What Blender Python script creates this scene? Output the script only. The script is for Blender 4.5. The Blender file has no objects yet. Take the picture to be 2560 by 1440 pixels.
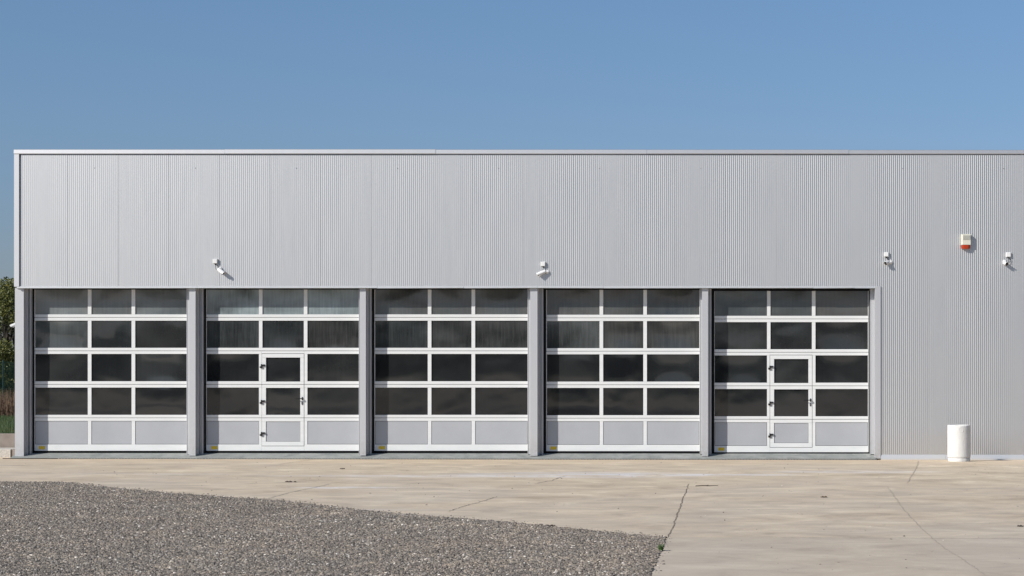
import bpy, math, random
from mathutils import Vector, Matrix, noise

random.seed(7)
S = bpy.context.scene
COL = S.collection
F = 4950.0      # focal length in px of the 2560 px wide photograph
CH = 2.3        # camera height
CD = 45.0       # camera distance from the facade
VX, HY = 1850.0, 895.0

# ------------------------------------------------------------------ helpers
def wx(px, y=0.0): return (px - VX) * (CD + y) / F
def wz(py, y=0.0): return CH + (HY - py) * (CD + y) / F
def gh(x, y):
    """height of the concrete yard: falls gently to the drain along the facade"""
    t = min(max(-y / 1.1, 0.0), 1.0)
    return 0.03 * t * t * (3 - 2 * t) - 0.0014 * (x + 7)
def gp(px, py, up=0.0):
    d = F * (CH - 0.03) / (py - HY)
    x, y = (px - VX) * d / F, d - CD
    return Vector((x, y, gh(x, y) + up))

class MB:
    def __init__(self): self.v, self.f = [], []
    def add(self, vs, fs):
        n = len(self.v); self.v += [tuple(p) for p in vs]; self.f += [tuple(i + n for i in f) for f in fs]
        return self
    def box(self, x0, x1, y0, y1, z0, z1, b=0.0):
        if b <= 0:
            vs = [(x0,y0,z0),(x1,y0,z0),(x1,y1,z0),(x0,y1,z0),(x0,y0,z1),(x1,y0,z1),(x1,y1,z1),(x0,y1,z1)]
            return self.add(vs, [(0,3,2,1),(4,5,6,7),(0,1,5,4),(1,2,6,5),(2,3,7,6),(3,0,4,7)])
        # bevelled front edges (front is -y)
        vs = [(x0,y1,z0),(x1,y1,z0),(x1,y1,z1),(x0,y1,z1),
              (x0,y0+b,z0),(x1,y0+b,z0),(x1,y0+b,z1),(x0,y0+b,z1),
              (x0+b,y0,z0+b),(x1-b,y0,z0+b),(x1-b,y0,z1-b),(x0+b,y0,z1-b)]
        return self.add(vs, [(0,3,2,1),(0,1,5,4),(1,2,6,5),(2,3,7,6),(3,0,4,7),
                             (4,5,9,8),(5,6,10,9),(6,7,11,10),(7,4,8,11),(8,9,10,11)])
    def prism_x(self, prof, x0, x1, caps=True):
        """prof: list of (y,z), counter-clockwise seen from +x"""
        n = len(prof)
        vs = [(x0, y, z) for y, z in prof] + [(x1, y, z) for y, z in prof]
        fs = [(i, i + n, (i + 1) % n + n, (i + 1) % n) for i in range(n)]
        if caps: fs += [tuple(range(n)), tuple(reversed(range(n, 2 * n)))]
        return self.add(vs, fs)
    def tube(self, pts, rad, n=8, caps=True):
        pts = [Vector(p) for p in pts]
        rads = rad if isinstance(rad, (list, tuple)) else [rad] * len(pts)
        rings, prev = [], None
        for i, p in enumerate(pts):
            t = (pts[min(i+1, len(pts)-1)] - pts[max(i-1, 0)]).normalized()
            a = Vector((0,0,1)) if abs(t.z) < .9 else Vector((1,0,0))
            if prev is not None: a = prev
            u = (a - t * a.dot(t)).normalized(); w = t.cross(u); prev = u
            rings.append([p + (u*math.cos(2*math.pi*k/n) + w*math.sin(2*math.pi*k/n)) * rads[i] for k in range(n)])
        vs = [q for r in rings for q in r]
        fs = [(i*n+k, i*n+(k+1)%n, (i+1)*n+(k+1)%n, (i+1)*n+k) for i in range(len(pts)-1) for k in range(n)]
        if caps: fs += [tuple(reversed(range(n))), tuple(range((len(pts)-1)*n, len(pts)*n))]
        return self.add(vs, fs)
    def build(self, name, mat, parent=None, smooth=False, loc=None):
        me = bpy.data.meshes.new(name)
        me.from_pydata(self.v, [], self.f); me.update()
        if smooth:
            for p in me.polygons: p.use_smooth = True
            me.set_sharp_from_angle(angle=math.radians(40))
        o = bpy.data.objects.new(name, me)
        if mat: me.materials.append(mat)
        COL.objects.link(o)
        if parent: o.parent = parent
        if loc: o.location = loc
        return o

def empty(name, loc, label=None, cat=None, group=None, rot=None):
    o = bpy.data.objects.new(name, None); COL.objects.link(o); o.location = loc
    o.empty_display_size = .2
    if rot: o.rotation_euler = rot
    return tag(o, label, cat, group)
def tag(o, label=None, cat=None, group=None, kind=None):
    if label: o['label'] = label
    if cat: o['category'] = cat
    if group: o['group'] = group
    if kind: o['kind'] = kind
    return o
def copy_tree(o, parent=None):
    c = o.copy(); COL.objects.link(c)
    if parent: c.parent = parent
    for ch in list(o.children): copy_tree(ch, c)
    return c

# ------------------------------------------------------------------ materials
class M:
    def __init__(self, name, rough=.6, metal=0., ior=1.5, spec=.5, base=(.5,.5,.5)):
        self.m = bpy.data.materials.new(name); self.m.use_nodes = True
        self.t = self.m.node_tree; self.b = self.t.nodes['Principled BSDF']
        self.b.inputs['Roughness'].default_value = rough; self.b.inputs['Metallic'].default_value = metal
        self.b.inputs['IOR'].default_value = ior; self.b.inputs['Specular IOR Level'].default_value = spec
        self.b.inputs['Base Color'].default_value = (*base, 1)
        self.co = self.t.nodes.new('ShaderNodeNewGeometry').outputs['Position']
    def n(self, typ, **kw):
        nd = self.t.nodes.new(typ)
        for k, v in kw.items():
            if k in nd.inputs: nd.inputs[k].default_value = v
            else: setattr(nd, k, v)
        return nd
    def link(self, a, b): self.t.links.new(a, b)
    def mapped(self, scale=(1,1,1), src=None, rot=(0,0,0)):
        mp = self.n('ShaderNodeMapping'); mp.inputs['Scale'].default_value = scale; mp.inputs['Rotation'].default_value = rot
        self.link(src or self.co, mp.inputs['Vector']); return mp.outputs[0]
    def noise(self, scale, detail=4, rough=.55, dist=0., vec=None):
        nd = self.n('ShaderNodeTexNoise'); nd.inputs['Scale'].default_value = scale
        nd.inputs['Detail'].default_value = detail; nd.inputs['Roughness'].default_value = rough
        nd.inputs['Distortion'].default_value = dist
        self.link(vec or self.co, nd.inputs['Vector']); return nd.outputs['Fac']
    def ramp(self, fac, stops):
        r = self.n('ShaderNodeValToRGB'); e = r.color_ramp.elements
        while len(e) > 1: e.remove(e[-1])
        e[0].position = stops[0][0]; e[0].color = (*stops[0][1], 1) if len(stops[0][1]) == 3 else stops[0][1]
        for p, c in stops[1:]:
            q = e.new(p); q.color = (*c, 1)
        self.link(fac, r.inputs[0]); return r.outputs[0]
    def g(self, fac, lo, hi, a=0., b=1.):
        m = self.n('ShaderNodeMapRange', clamp=True)
        m.inputs['From Min'].default_value = lo; m.inputs['From Max'].default_value = hi
        m.inputs['To Min'].default_value = a; m.inputs['To Max'].default_value = b
        self.link(fac, m.inputs['Value']); return m.outputs[0]
    def math(self, op, a, b=None):
        m = self.n('ShaderNodeMath', operation=op)
        for i, x in enumerate((a, b)):
            if x is None: continue
            if isinstance(x, (int, float)): m.inputs[i].default_value = x
            else: self.link(x, m.inputs[i])
        return m.outputs[0]
    def mix(self, fac, a, b, mode='MIX'):
        m = self.n('ShaderNodeMix', data_type='RGBA', blend_type=mode)
        for sock, x in ((m.inputs['Factor'], fac), (m.inputs[6], a), (m.inputs[7], b)):
            if isinstance(x, (int, float)): sock.default_value = x
            elif isinstance(x, tuple): sock.default_value = (*x, 1)
            else: self.link(x, sock)
        return m.outputs[2]
    def color(self, c): self.link(c, self.b.inputs['Base Color']); return self
    def bump(self, h, strength=.3, dist=.01):
        b = self.n('ShaderNodeBump'); b.inputs['Strength'].default_value = strength; b.inputs['Distance'].default_value = dist
        self.link(h, b.inputs['Height']); self.link(b.outputs[0], self.b.inputs['Normal']); return self

def simple(name, base, rough=.6, metal=0., var=.06, scale=6., spec=.5):
    m = M(name, rough, metal, spec=spec)
    f = m.noise(scale, 5)
    lo = tuple(c * (1 - var) for c in base); hi = tuple(min(1, c * (1 + var)) for c in base)
    m.color(m.ramp(f, [(.3, lo), (.7, hi)]))
    return m.m

# ribbed aluminium coloured cladding
def mat_cladding():
    m = M('cladding_metal', rough=.50, metal=1.)
    x = m.n('ShaderNodeSeparateXYZ'); m.link(m.co, x.inputs[0])
    pid = m.math('FLOOR', m.math('DIVIDE', m.math('SUBTRACT', x.outputs[0], wx(169.5)), 1.15055))
    wn = m.n('ShaderNodeTexWhiteNoise', noise_dimensions='1D'); m.link(pid, wn.inputs['W'])
    base = m.mix(wn.outputs['Value'], (.575, .577, .577), (.586, .588, .587))
    st = m.noise(3.0, 5, .6, vec=m.mapped((3.5, 1, .25)))
    base = m.mix(m.g(st, .35, .75, 0, .14), base, (.53, .53, .535))
    low = m.g(x.outputs[2], .75, .05, 0, .35)
    dn = m.math('MULTIPLY', low, m.noise(9, 4, vec=m.mapped((2, 1, .5))))
    base = m.mix(dn, base, (.40, .36, .30))
    m.color(base)
    m.link(m.g(st, .3, .7, .49, .54), m.b.inputs['Roughness'])
    return m.m
def mat_trim(name, base, rough=.38, metal=.5, dirt=.25, low_dirt=.4):
    m = M(name, rough, metal)
    st = m.noise(2.2, 6, .6, vec=m.mapped((4, 2, .5)))
    sp = m.noise(14, 3, .5)
    c = m.mix(m.g(st, .45, .8, 0, dirt), base, tuple(v * .82 for v in base))
    x = m.n('ShaderNodeSeparateXYZ'); m.link(m.co, x.inputs[0])
    low = m.math('MULTIPLY', m.g(x.outputs[2], .55, .1, 0, low_dirt), m.g(sp, .35, .65))
    c = m.mix(low, c, (.34, .33, .29))
    m.color(c)
    m.bump(m.noise(.9, 2, .4), .15, .012)
    return m.m
def mat_frame():
    m = M('frame_white_aluminium', rough=.4, metal=0.)
    st = m.noise(3, 5, .6, vec=m.mapped((.6, 1, 3)))
    m.color(m.ramp(st, [(.3, (.66,.675,.675)), (.7, (.72,.73,.725))]))
    return m.m
def mat_infill():
    m = M('infill_panel_grey', rough=.42, metal=.15)
    st = m.noise(1.3, 5, .6); fine = m.noise(30, 3, .5, vec=m.mapped((3, 1, .4)))
    c = m.ramp(st, [(.3, (.385,.397,.42)), (.7, (.43,.442,.465))])
    c = m.mix(m.g(fine, .55, .8, 0, .12), c, (.55, .56, .58))
    m.color(c); return m.m
def mat_pane():
    m = M('smoked_acrylic_pane', rough=.07, ior=1.72)
    def attr(n): return m.n('ShaderNodeAttribute', attribute_type='OBJECT', attribute_name=n).outputs['Fac']
    streak = m.noise(2.0, 6, .62, .3, vec=m.mapped((11, 1, .9)))
    patch = m.noise(1.15, 3, .45, .4, vec=m.mapped((.8, 1, 1.3)))
    hatch = m.noise(26, 2, .5, vec=m.mapped((1, 1, .01)))
    film = m.math('MULTIPLY', m.g(patch, .28, .72, .45, 1.6), m.g(hatch, .3, .7, .93, 1.07))
    film = m.math('ADD', film, m.math('MULTIPLY', attr('streak'), m.g(streak, .42, .8, -.25, 1.7)))
    film = m.math('MULTIPLY', film, attr('dust'))
    m.color(m.mix(film, (.0065, .0075, .0092), m.mix(attr('cool'), (.40, .39, .36), (.30, .37, .39))))
    m.link(m.g(patch, .3, .8, .03, .09), m.b.inputs['Roughness'])
    m.bump(m.noise(1.4, 2, .4), .4, .006)
    return m.m
def mat_concrete():
    m = M('yard_concrete', rough=.88, spec=.3)
    big = m.noise(.22, 4, .6, .8)
    mid = m.noise(1.2, 6, .68, .6, vec=m.mapped((.8, 1, 1)))
    stre = m.noise(1.0, 6, .7, .3, vec=m.mapped((.5, 1.3, 1)))
    fine = m.noise(35, 5, .7)
    c = m.ramp(mid, [(.34, (.44,.365,.265)), (.45, (.555,.47,.345)), (.55, (.62,.53,.385)), (.66, (.74,.65,.485))])
    c = m.mix(m.g(big, .42, .66, 0, .6), c, m.ramp(stre, [(.38, (.46,.40,.325)), (.62, (.66,.595,.475))]))
    c = m.mix(m.g(stre, .55, .68, 0, .6), c, (.76, .65, .47))
    c = m.mix(m.g(m.noise(.55, 5, .7, 1., vec=m.mapped((.5, 1.4, 1))), .57, .72, 0, .5), c, (.45, .395, .335))
    xyz = m.n('ShaderNodeSeparateXYZ'); m.link(m.co, xyz.inputs[0])
    X, Y = xyz.outputs[0], xyz.outputs[1]
    # lime bloom and scuffed patches with their own places on the slab
    for (px, py, rx, ry, amt, colr) in ((1480, 1186, 2.6, 1.0, .85, (.78,.79,.80)), (880, 1219, 1.0, .28, .9, (.78,.79,.80)),
                                        (1060, 1190, 3.2, .45, .5, (.78,.79,.80)), (1850, 1186, 1.4, .35, .8, (.78,.79,.80)),
                                        (2130, 1178, 2.0, .5, .5, (.78,.79,.80)), (420, 1186, 2.0, .3, .45, (.78,.79,.80)),
                                        (1000, 1274, 1.3, .15, .55, (.62,.58,.52)), (1330, 1184, 2.4, .5, .5, (.44,.41,.37))):
        p = gp(px, py)
        dx = m.math('DIVIDE', m.math('SUBTRACT', X, p.x), rx); dy = m.math('DIVIDE', m.math('SUBTRACT', Y, p.y), ry)
        r2 = m.math('ADD', m.math('MULTIPLY', dx, dx), m.math('MULTIPLY', dy, dy))
        msk = m.math('MULTIPLY', m.g(r2, 1.3, .1), m.g(m.noise(1.5, 6, .75, .6, vec=m.mapped((.7,1.5,1))), .40, .58, 0, amt))
        c = m.mix(msk, c, colr)
    # warm dusty band against the facade, greyer slab near the camera right
    c = m.mix(m.math('MULTIPLY', m.g(Y, -3.2, -.2), .6), c, (.70, .555, .375))
    p = gp(2200, 1342)
    c = m.mix(m.math('MULTIPLY', m.g(Y, p.y + .05, p.y - .05), m.g(X, gp(1668,1342).x - .02, gp(1668,1342).x + .02, 0, .35)), c, (.46, .415, .355))
    vo = m.n('ShaderNodeTexVoronoi'); vo.inputs['Scale'].default_value = 5.5; m.link(m.co, vo.inputs['Vector'])
    pit = m.math('MULTIPLY', m.g(vo.outputs['Distance'], .085, .05), m.g(m.noise(.8, 3), .5, .6))
    c = m.mix(m.math('MULTIPLY', pit, .55), c, (.14, .125, .11))
    c = m.mix(m.g(fine, .35, .7, 0, .10), c, (.28, .25, .22))
    c = m.mix(1., c, (1.0, .975, .985), 'MULTIPLY')
    m.color(c); m.bump(m.math('ADD', m.math('MULTIPLY', fine, .3), mid), .35, .02)
    return m.m
def mat_gravel(name, inst):
    m = M(name, rough=.9, spec=.25)
    if inst:
        f = m.n('ShaderNodeObjectInfo').outputs['Random']
        c = m.ramp(f, [(0, (.085,.082,.078)), (.2, (.16,.152,.145)), (.5, (.235,.22,.205)), (.76, (.31,.29,.265)),
                       (.88, (.39,.34,.28)), (.94, (.34,.34,.34)), (.975, (.46,.44,.41)), (.988, (.74,.73,.70)), (1, (.82,.81,.79))])
        c = m.mix(m.g(m.noise(.5, 3), .4, .65, 0, .3), c, m.mix(1., c, (.92, .84, .80), 'MULTIPLY'))
        c = m.mix(1., c, m.ramp(m.noise(.9, 5, .7), [(.3, (.86,.81,.75)), (.55, (1.03,.965,.88)), (.72, (1.34,1.22,1.06))]), 'MULTIPLY')
        m.color(c)
    else:
        v = m.n('ShaderNodeTexVoronoi'); v.inputs['Scale'].default_value = 38; m.link(m.co, v.inputs['Vector'])
        s = m.n('ShaderNodeSeparateColor'); m.link(v.outputs['Color'], s.inputs[0])
        c = m.ramp(s.outputs[0], [(0, (.10,.095,.09)), (.5, (.20,.185,.17)), (.9, (.28,.26,.235)), (1, (.55,.53,.50))])
        m.color(c); m.bump(v.outputs['Distance'], .8, .02)
    return m.m

MAT = dict(
    clad=mat_cladding(),
    coping=mat_trim('coping_metal', (.61,.61,.62), .5, .85, .2),
    pillar=mat_trim('pillar_metal', (.515,.52,.535), .5, .4, .10),
    flash=mat_trim('flashing_metal', (.60,.61,.61), .45, .5, .35),
    base_flash=mat_trim('bright_base_flashing', (.60,.615,.63), .45, .45, .1, low_dirt=0),
    frame=mat_frame(), infill=mat_infill(), pane=mat_pane(),
    rubber=simple('black_rubber', (.006,.006,.007), .7, 0, .3, 20, .15),
    black=simple('black_plastic', (.012,.012,.012), .3, 0, .2, 20),
    white=simple('white_paint', (.74,.74,.73), .35, 0, .04, 12),
    yellow=None,
    concrete=mat_concrete(),
    sill=None, gravel=mat_gravel('gravel_bed', False), stones=mat_gravel('gravel_stones', True),
)
def mat_sill():
    m = M('sill_concrete', rough=.8)
    a = m.noise(2.2, 6, .65, .8, vec=m.mapped((1.2, 1, 1), rot=(0,0,.7)))
    c = m.ramp(a, [(.3, (.20,.215,.205)), (.5, (.27,.285,.27)), (.72, (.36,.37,.35))])
    m.color(c); return m.m
MAT['sill'] = mat_sill()
def mat_label():
    m = M('yellow_warning_print', rough=.5)
    w = m.n('ShaderNodeTexWave', wave_type='BANDS', bands_direction='Z'); w.inputs['Scale'].default_value = 32
    w.inputs['Distortion'].default_value = 0; m.link(m.co, w.inputs['Vector'])
    k = m.math('MULTIPLY', m.g(w.outputs['Fac'], .6, .75), m.g(m.noise(70, 2, .5, vec=m.mapped((1,1,.2))), .48, .56))
    m.color(m.mix(m.math('MULTIPLY', k, .45), (.80, .55, .02), (.30, .20, .01))); return m.m
MAT['yellow'] = mat_label()

# ------------------------------------------------------------------ world, sun, camera
SUNV = Vector((1, .806, -.78)).normalized()
W = bpy.data.worlds.new('World'); S.world = W; W.use_nodes = True
nt = W.node_tree; bg = nt.nodes['Background']
sky = nt.nodes.new('ShaderNodeTexSky'); sky.sky_type = 'NISHITA'; sky.sun_disc = False
sky.sun_elevation = math.radians(31.3)
sky.sun_rotation = math.atan2(-SUNV.x, -SUNV.y)
sky.altitude = 2000; sky.air_density = 1.0; sky.dust_density = 2.0; sky.ozone_density = 4.6
tcw = nt.nodes.new('ShaderNodeTexCoord'); sxw = nt.nodes.new('ShaderNodeSeparateXYZ'); rw = nt.nodes.new('ShaderNodeValToRGB')
mxw = nt.nodes.new('ShaderNodeMix'); mxw.data_type = 'RGBA'; mxw.blend_type = 'MULTIPLY'; mxw.inputs[0].default_value = 1
nt.links.new(tcw.outputs['Generated'], sxw.inputs[0]); nt.links.new(sxw.outputs[2], rw.inputs[0])
er = rw.color_ramp.elements; er[0].position = 0; er[0].color = (.58,.50,.56,1); er[1].position = .36; er[1].color = (.98,1,.97,1)
for p_, c_ in ((.11, (.85,.825,.82,1)), (.19, (.96,.98,.945,1))): q_ = er.new(p_); q_.color = c_
nt.links.new(sky.outputs[0], mxw.inputs[6]); nt.links.new(rw.outputs[0], mxw.inputs[7])
nt.links.new(mxw.outputs[2], bg.inputs[0]); bg.inputs[1].default_value = .078
sl = bpy.data.lights.new('sun', 'SUN'); sl.energy = 3.6; sl.angle = math.radians(.53); sl.color = (1, .955, .89)
so = bpy.data.objects.new('sun', sl); COL.objects.link(so); so.rotation_euler = SUNV.to_track_quat('-Z', 'Y').to_euler()
so.location = (-30, -40, 40)
cam = bpy.data.cameras.new('camera'); co = bpy.data.objects.new('camera', cam); COL.objects.link(co)
co.location = (0, -CD, CH); co.rotation_euler = (math.radians(90), 0, 0)
cam.sensor_width = 36; cam.lens = F / 2560 * 36
cam.shift_x = -(VX - 1280) / 2560; cam.shift_y = (HY - 720) / 2560
cam.clip_end = 5000; cam.clip_start = .5
S.camera = co
S.view_settings.view_transform = 'Standard'; S.view_settings.look = 'None'
S.view_settings.exposure = .42; S.view_settings.gamma = 1
S.cycles.max_bounces = 6

# ------------------------------------------------------------------ ground
XL, XR = -60, 60
def sheet(name, xs, ys, hf, mat):
    b = MB(); vs = [(x, y, hf(x, y)) for y in ys for x in xs]; n = len(xs)
    b.add(vs, [(j*n+i, j*n+i+1, (j+1)*n+i+1, (j+1)*n+i) for j in range(len(ys)-1) for i in range(n-1)])
    return b.build(name, mat)
m = M('field_soil', rough=.95)
m.color(m.ramp(m.noise(.05, 6, .6), [(.3, (.055,.065,.03)), (.7, (.10,.095,.055))]))
tag(sheet('ground', [-1500, -400, -100, 0, 100, 400, 1500], [-1500, -400, -100, 0, 100, 400, 1500], lambda x, y: -.16, m.m), kind='structure')
tag(sheet('concrete_yard', [-75 + 5*i for i in range(23)], [-75, -50, -30, -12, -5, -2.5, -1.1, -.95, -.8, -.65, -.5, -.35, -.2, -.08, .5, 1.6],
          lambda x, y: gh(x, y), MAT['concrete']), kind='structure')

# cracks and joints in the slab
MAT['joint'] = simple('joint_dirt', (.18,.155,.125), .95, 0, .4, 30)
MAT['joint_soft'] = simple('joint_dust', (.44,.385,.31), .95, 0, .25, 30)
MAT['joint_mid'] = simple('joint_grime', (.25,.215,.17), .95, 0, .3, 30)
def crack(pts, w, mat, jag=.012, seed=1):
    rnd = random.Random(seed); P = [gp(*p) for p in pts]; line = []
    for a, b in zip(P[:-1], P[1:]):
        n = max(2, int((b - a).length / .05))
        for i in range(n): line.append(a.lerp(b, i / n))
    line.append(P[-1])
    d = (P[-1] - P[0]).normalized(); nrm = Vector((-d.y, d.x, 0))
    mb = MB(); vs = []; off = 0
    for i, p in enumerate(line):
        off = off * .6 + rnd.uniform(-jag, jag)
        ww = w * rnd.uniform(.35, 1.25) * min(1, (i + 1) / 6, (len(line) - i) / 6)
        for s in (-1, 1):
            q = p + nrm * (off + s * ww / 2); vs.append((q.x, q.y, gh(q.x, q.y) + .004))
    fs = [(2*i, 2*i+1, 2*i+3, 2*i+2) for i in range(len(line)-1)]
    mb.add(vs, fs); return tag(mb.build('slab_crack', mat), kind='structure')
crack([(1727,1208),(1721,1209),(1714,1230),(1706,1250),(1698,1272),(1692,1288),(1684,1310),(1676,1330),(1668,1342)], .016, MAT['joint'], .010, 1)
crack([(2216,1214),(2237,1240),(2252,1262),(2275,1290),(2300,1315),(2330,1343),(2360,1368),(2390,1385),(2420,1405),(2450,1425),(2480,1450)], .013, MAT['joint_soft'], .010, 2)
crack([(2295,1150),(2293,1160),(2290,1170),(2283,1180),(2269,1206)], .018, MAT['joint_soft'], .015, 3)
crack([(1247,1240),(1222,1247),(1195,1256),(1160,1265),(1120,1279)], .020, MAT['joint_mid'], .012, 4)
crack([(1415,1189),(1400,1193),(1380,1201),(1352,1206),(1335,1210)], .022, MAT['joint_mid'], .012, 5)
crack([(830,1209),(790,1218),(740,1228),(700,1238),(668,1248)], .025, MAT['joint_soft'], .012, 6)
crack([(1900,1342),(2100,1342.5),(2300,1343),(2600,1343)], .022, MAT['joint_soft'], .006, 7)
crack([(-60,1183),(20,1183),(72,1184)], .03, MAT['joint_soft'], .01, 8)
crack([(790,1148),(740,1155),(690,1163)], .03, MAT['joint_soft'], .012, 9)

# gravel bed with loose stones
edge = [(-420,1207),(-200,1207),(0,1207),(130,1207),(180,1210),(200,1212),(260,1219),(325,1225),(425,1234),(525,1241),(640,1249),(702,1253),
        (815,1266),(890,1275),(1015,1286),(1165,1298),(1280,1306),(1330,1312),(1430,1322),(1580,1336),(1664,1343),
        (1661,1355),(1654,1374),(1640,1407),(1625,1437),(1612,1475),(1600,1510)]
E = [gp(*e) for e in edge]
EJ = []
for a, b in zip(E[:-1], E[1:]):
    n = max(1, int((b - a).length / .12))
    for i in range(n):
        q = a.lerp(b, i / n); EJ.append(Vector((q.x + random.uniform(-.02,.02), q.y + random.uniform(-.05,.05), 0)))
EJ.append(E[-1])
poly = EJ + [Vector((E[-1].x, -29.5, 0)), Vector((E[0].x, -29.5, 0))]
mb = MB(); mb.add([(p.x, p.y, gh(p.x, p.y) + .006) for p in poly], [tuple(reversed(range(len(poly))))])
bed = mb.build('gravel_bed', MAT['gravel']); tag(bed, kind='structure')
pts2 = [Vector((E[-1].x, -29.5, 0)), Vector((-60, -29.5, 0)), Vector((-60, -44, 0)), Vector((-3, -44, 0))]
mb = MB(); mb.add([(p.x, p.y, gh(p.x, p.y) + .006) for p in pts2], [(0, 1, 2, 3)])
tag(mb.build('gravel_ground', MAT['gravel']), kind='structure')

mb = MB(); mb.add([(p.x, p.y, gh(p.x, p.y) + .008) for p in poly], [tuple(reversed(range(len(poly))))])
st = mb.build('gravel', MAT['stones']); tag(st, 'loose grey brown crushed gravel beside the concrete slab', 'gravel', kind='stuff')
def scatter(obj, density, rad, seed, mat, keep=False, smin=(.5,.45,.28), smax=(1.6,1.1,.85)):
    g = bpy.data.node_groups.new('scatter', 'GeometryNodeTree')
    g.interface.new_socket('Geometry', in_out='INPUT', socket_type='NodeSocketGeometry')
    g.interface.new_socket('Geometry', in_out='OUTPUT', socket_type='NodeSocketGeometry')
    N = g.nodes.new; L = g.links.new
    i, o = N('NodeGroupInput'), N('NodeGroupOutput')
    d = N('GeometryNodeDistributePointsOnFaces'); d.inputs['Density'].default_value = density; d.inputs['Seed'].default_value = seed
    ico = N('GeometryNodeMeshIcoSphere'); ico.inputs['Radius'].default_value = rad; ico.inputs['Subdivisions'].default_value = 1
    sm = N('GeometryNodeSetMaterial'); sm.inputs['Material'].default_value = mat
    inst = N('GeometryNodeInstanceOnPoints')
    r = N('FunctionNodeRandomValue'); r.data_type = 'FLOAT_VECTOR'; r.inputs[0].default_value = (-.6,-.6,0); r.inputs[1].default_value = (.6,.6,6.28); r.inputs['Seed'].default_value = 3
    s = N('FunctionNodeRandomValue'); s.data_type = 'FLOAT_VECTOR'; s.inputs[0].default_value = smin; s.inputs[1].default_value = smax; s.inputs['Seed'].default_value = 5
    u = N('FunctionNodeRandomValue'); u.data_type = 'FLOAT'; u.inputs[2].default_value = 0.; u.inputs[3].default_value = 1.; u.inputs['Seed'].default_value = 9
    pw = N('ShaderNodeMath'); pw.operation = 'POWER'; pw.inputs[1].default_value = 3.; L(u.outputs[1], pw.inputs[0])
    ma = N('ShaderNodeMath'); ma.operation = 'MULTIPLY_ADD'; ma.inputs[1].default_value = 1.3; ma.inputs[2].default_value = .65; L(pw.outputs[0], ma.inputs[0])
    sc = N('ShaderNodeVectorMath'); sc.operation = 'SCALE'; L(s.outputs[0], sc.inputs[0]); L(ma.outputs[0], sc.inputs['Scale'])
    L(i.outputs[0], d.inputs['Mesh']); L(d.outputs['Points'], inst.inputs['Points'])
    L(ico.outputs['Mesh'], sm.inputs['Geometry']); L(sm.outputs[0], inst.inputs['Instance'])
    L(r.outputs[0], inst.inputs['Rotation']); L(sc.outputs[0], inst.inputs['Scale'])
    L(inst.outputs[0], o.inputs[0])
    md = obj.modifiers.new('stones', 'NODES'); md.node_group = g
scatter(st, 3000, .0125, 2, MAT['stones'])

# crumbs on the slab near the gravel and near the doors
mb = MB()
A, B_, C_, D_ = gp(0,1155), gp(2560,1155), gp(2560,1440), gp(1700,1440)
mb.add([(p.x, p.y, gh(p.x, p.y) + .001) for p in (A, D_, C_, B_)], [(0,1,2,3)])
cr = mb.build('grit', MAT['stones']); tag(cr, 'tiny scattered stones and crumbs lying on the concrete', 'grit', kind='stuff')
scatter(cr, 1.2, .009, 4, MAT['stones'])
mb = MB(); vs = []
EE = [gp(*e) for e in edge[1:-1]]
for p in EE: vs += [(p.x, p.y, gh(p.x,p.y)+.001), (p.x + .10, p.y + .30, gh(p.x,p.y)+.001)]
mb.add(vs, [(2*i, 2*i+2, 2*i+3, 2*i+1) for i in range(len(EE)-1)])
cr = mb.build('spilled_gravel', MAT['stones']); tag(cr, 'gravel stones spilled along the edge of the concrete slab', 'gravel', kind='stuff')
scatter(cr, 90, .012, 8, MAT['stones'])

# ------------------------------------------------------------------ the building
BL = empty('industrial_building', (wx(37), 0, 0),
           'long low silver industrial hall with ribbed metal cladding and five glazed sectional doors', 'building')
BX, = (BL.location.x,)
def bpart(mb, name, mat, parent=BL, smooth=False):
    o = mb.build(name, mat, parent, smooth)
    if parent is BL: o.matrix_parent_inverse = Matrix.Translation((-BX, 0, 0))
    return o
RX = wx(2960)               # right end of what is built
# cladding
P0 = wx(169.5); PW = 1.15055; PITCH = PW / 25
def clad():
    b = MB(); zt = wz(386.5); zl = wz(716.5); zr = wz(1138)
    xs = []   # (x, y)
    x0 = wx(51)
    k = -1
    while True:
        xp = P0 + k * PW
        if xp > RX: break
        xs += [(xp + .001, .004), (xp + .0015, .014), (xp + .0045, .014), (xp + .005, .004)] if k >= 0 else []
        for r in range(25):
            a = xp + r * PITCH
            xs += [(a + PITCH*.18, .0032), (a + PITCH*.30, .0), (a + PITCH*.68, .0), (a + PITCH*.80, .0032)]
        k += 1
    xs = [p for p in xs if x0 <= p[0] <= RX]
    xsplit = wx(2201)
    for part in (0, 1):
        sel = [p for p in xs if (p[0] < xsplit) == (part == 0)]
        if part == 1: sel = [(xsplit, .0)] + sel
        else: sel = sel + [(xsplit, .0)]
        z0 = zl if part == 0 else zr
        n = len(sel)
        b.add([(x, y, z0) for x, y in sel] + [(x, y, zt) for x, y in sel], [(i, i+1, n+i+1, n+i) for i in range(n-1)])
    return b
bpart(clad(), 'cladding', MAT['clad'])
# rivets
mb = MB(); mb.tube([(wx(236), -.006, wz(420)), (wx(236), .004, wz(420))], .007, 8)
f0 = bpart(mb, 'fastener', MAT['black'])
for i in range(1, 11):
    f = f0.copy(); COL.objects.link(f); f.location = (wx(236 + 252.6*i) - wx(236), 0, wz(420 + .2*i) - wz(420))
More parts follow.
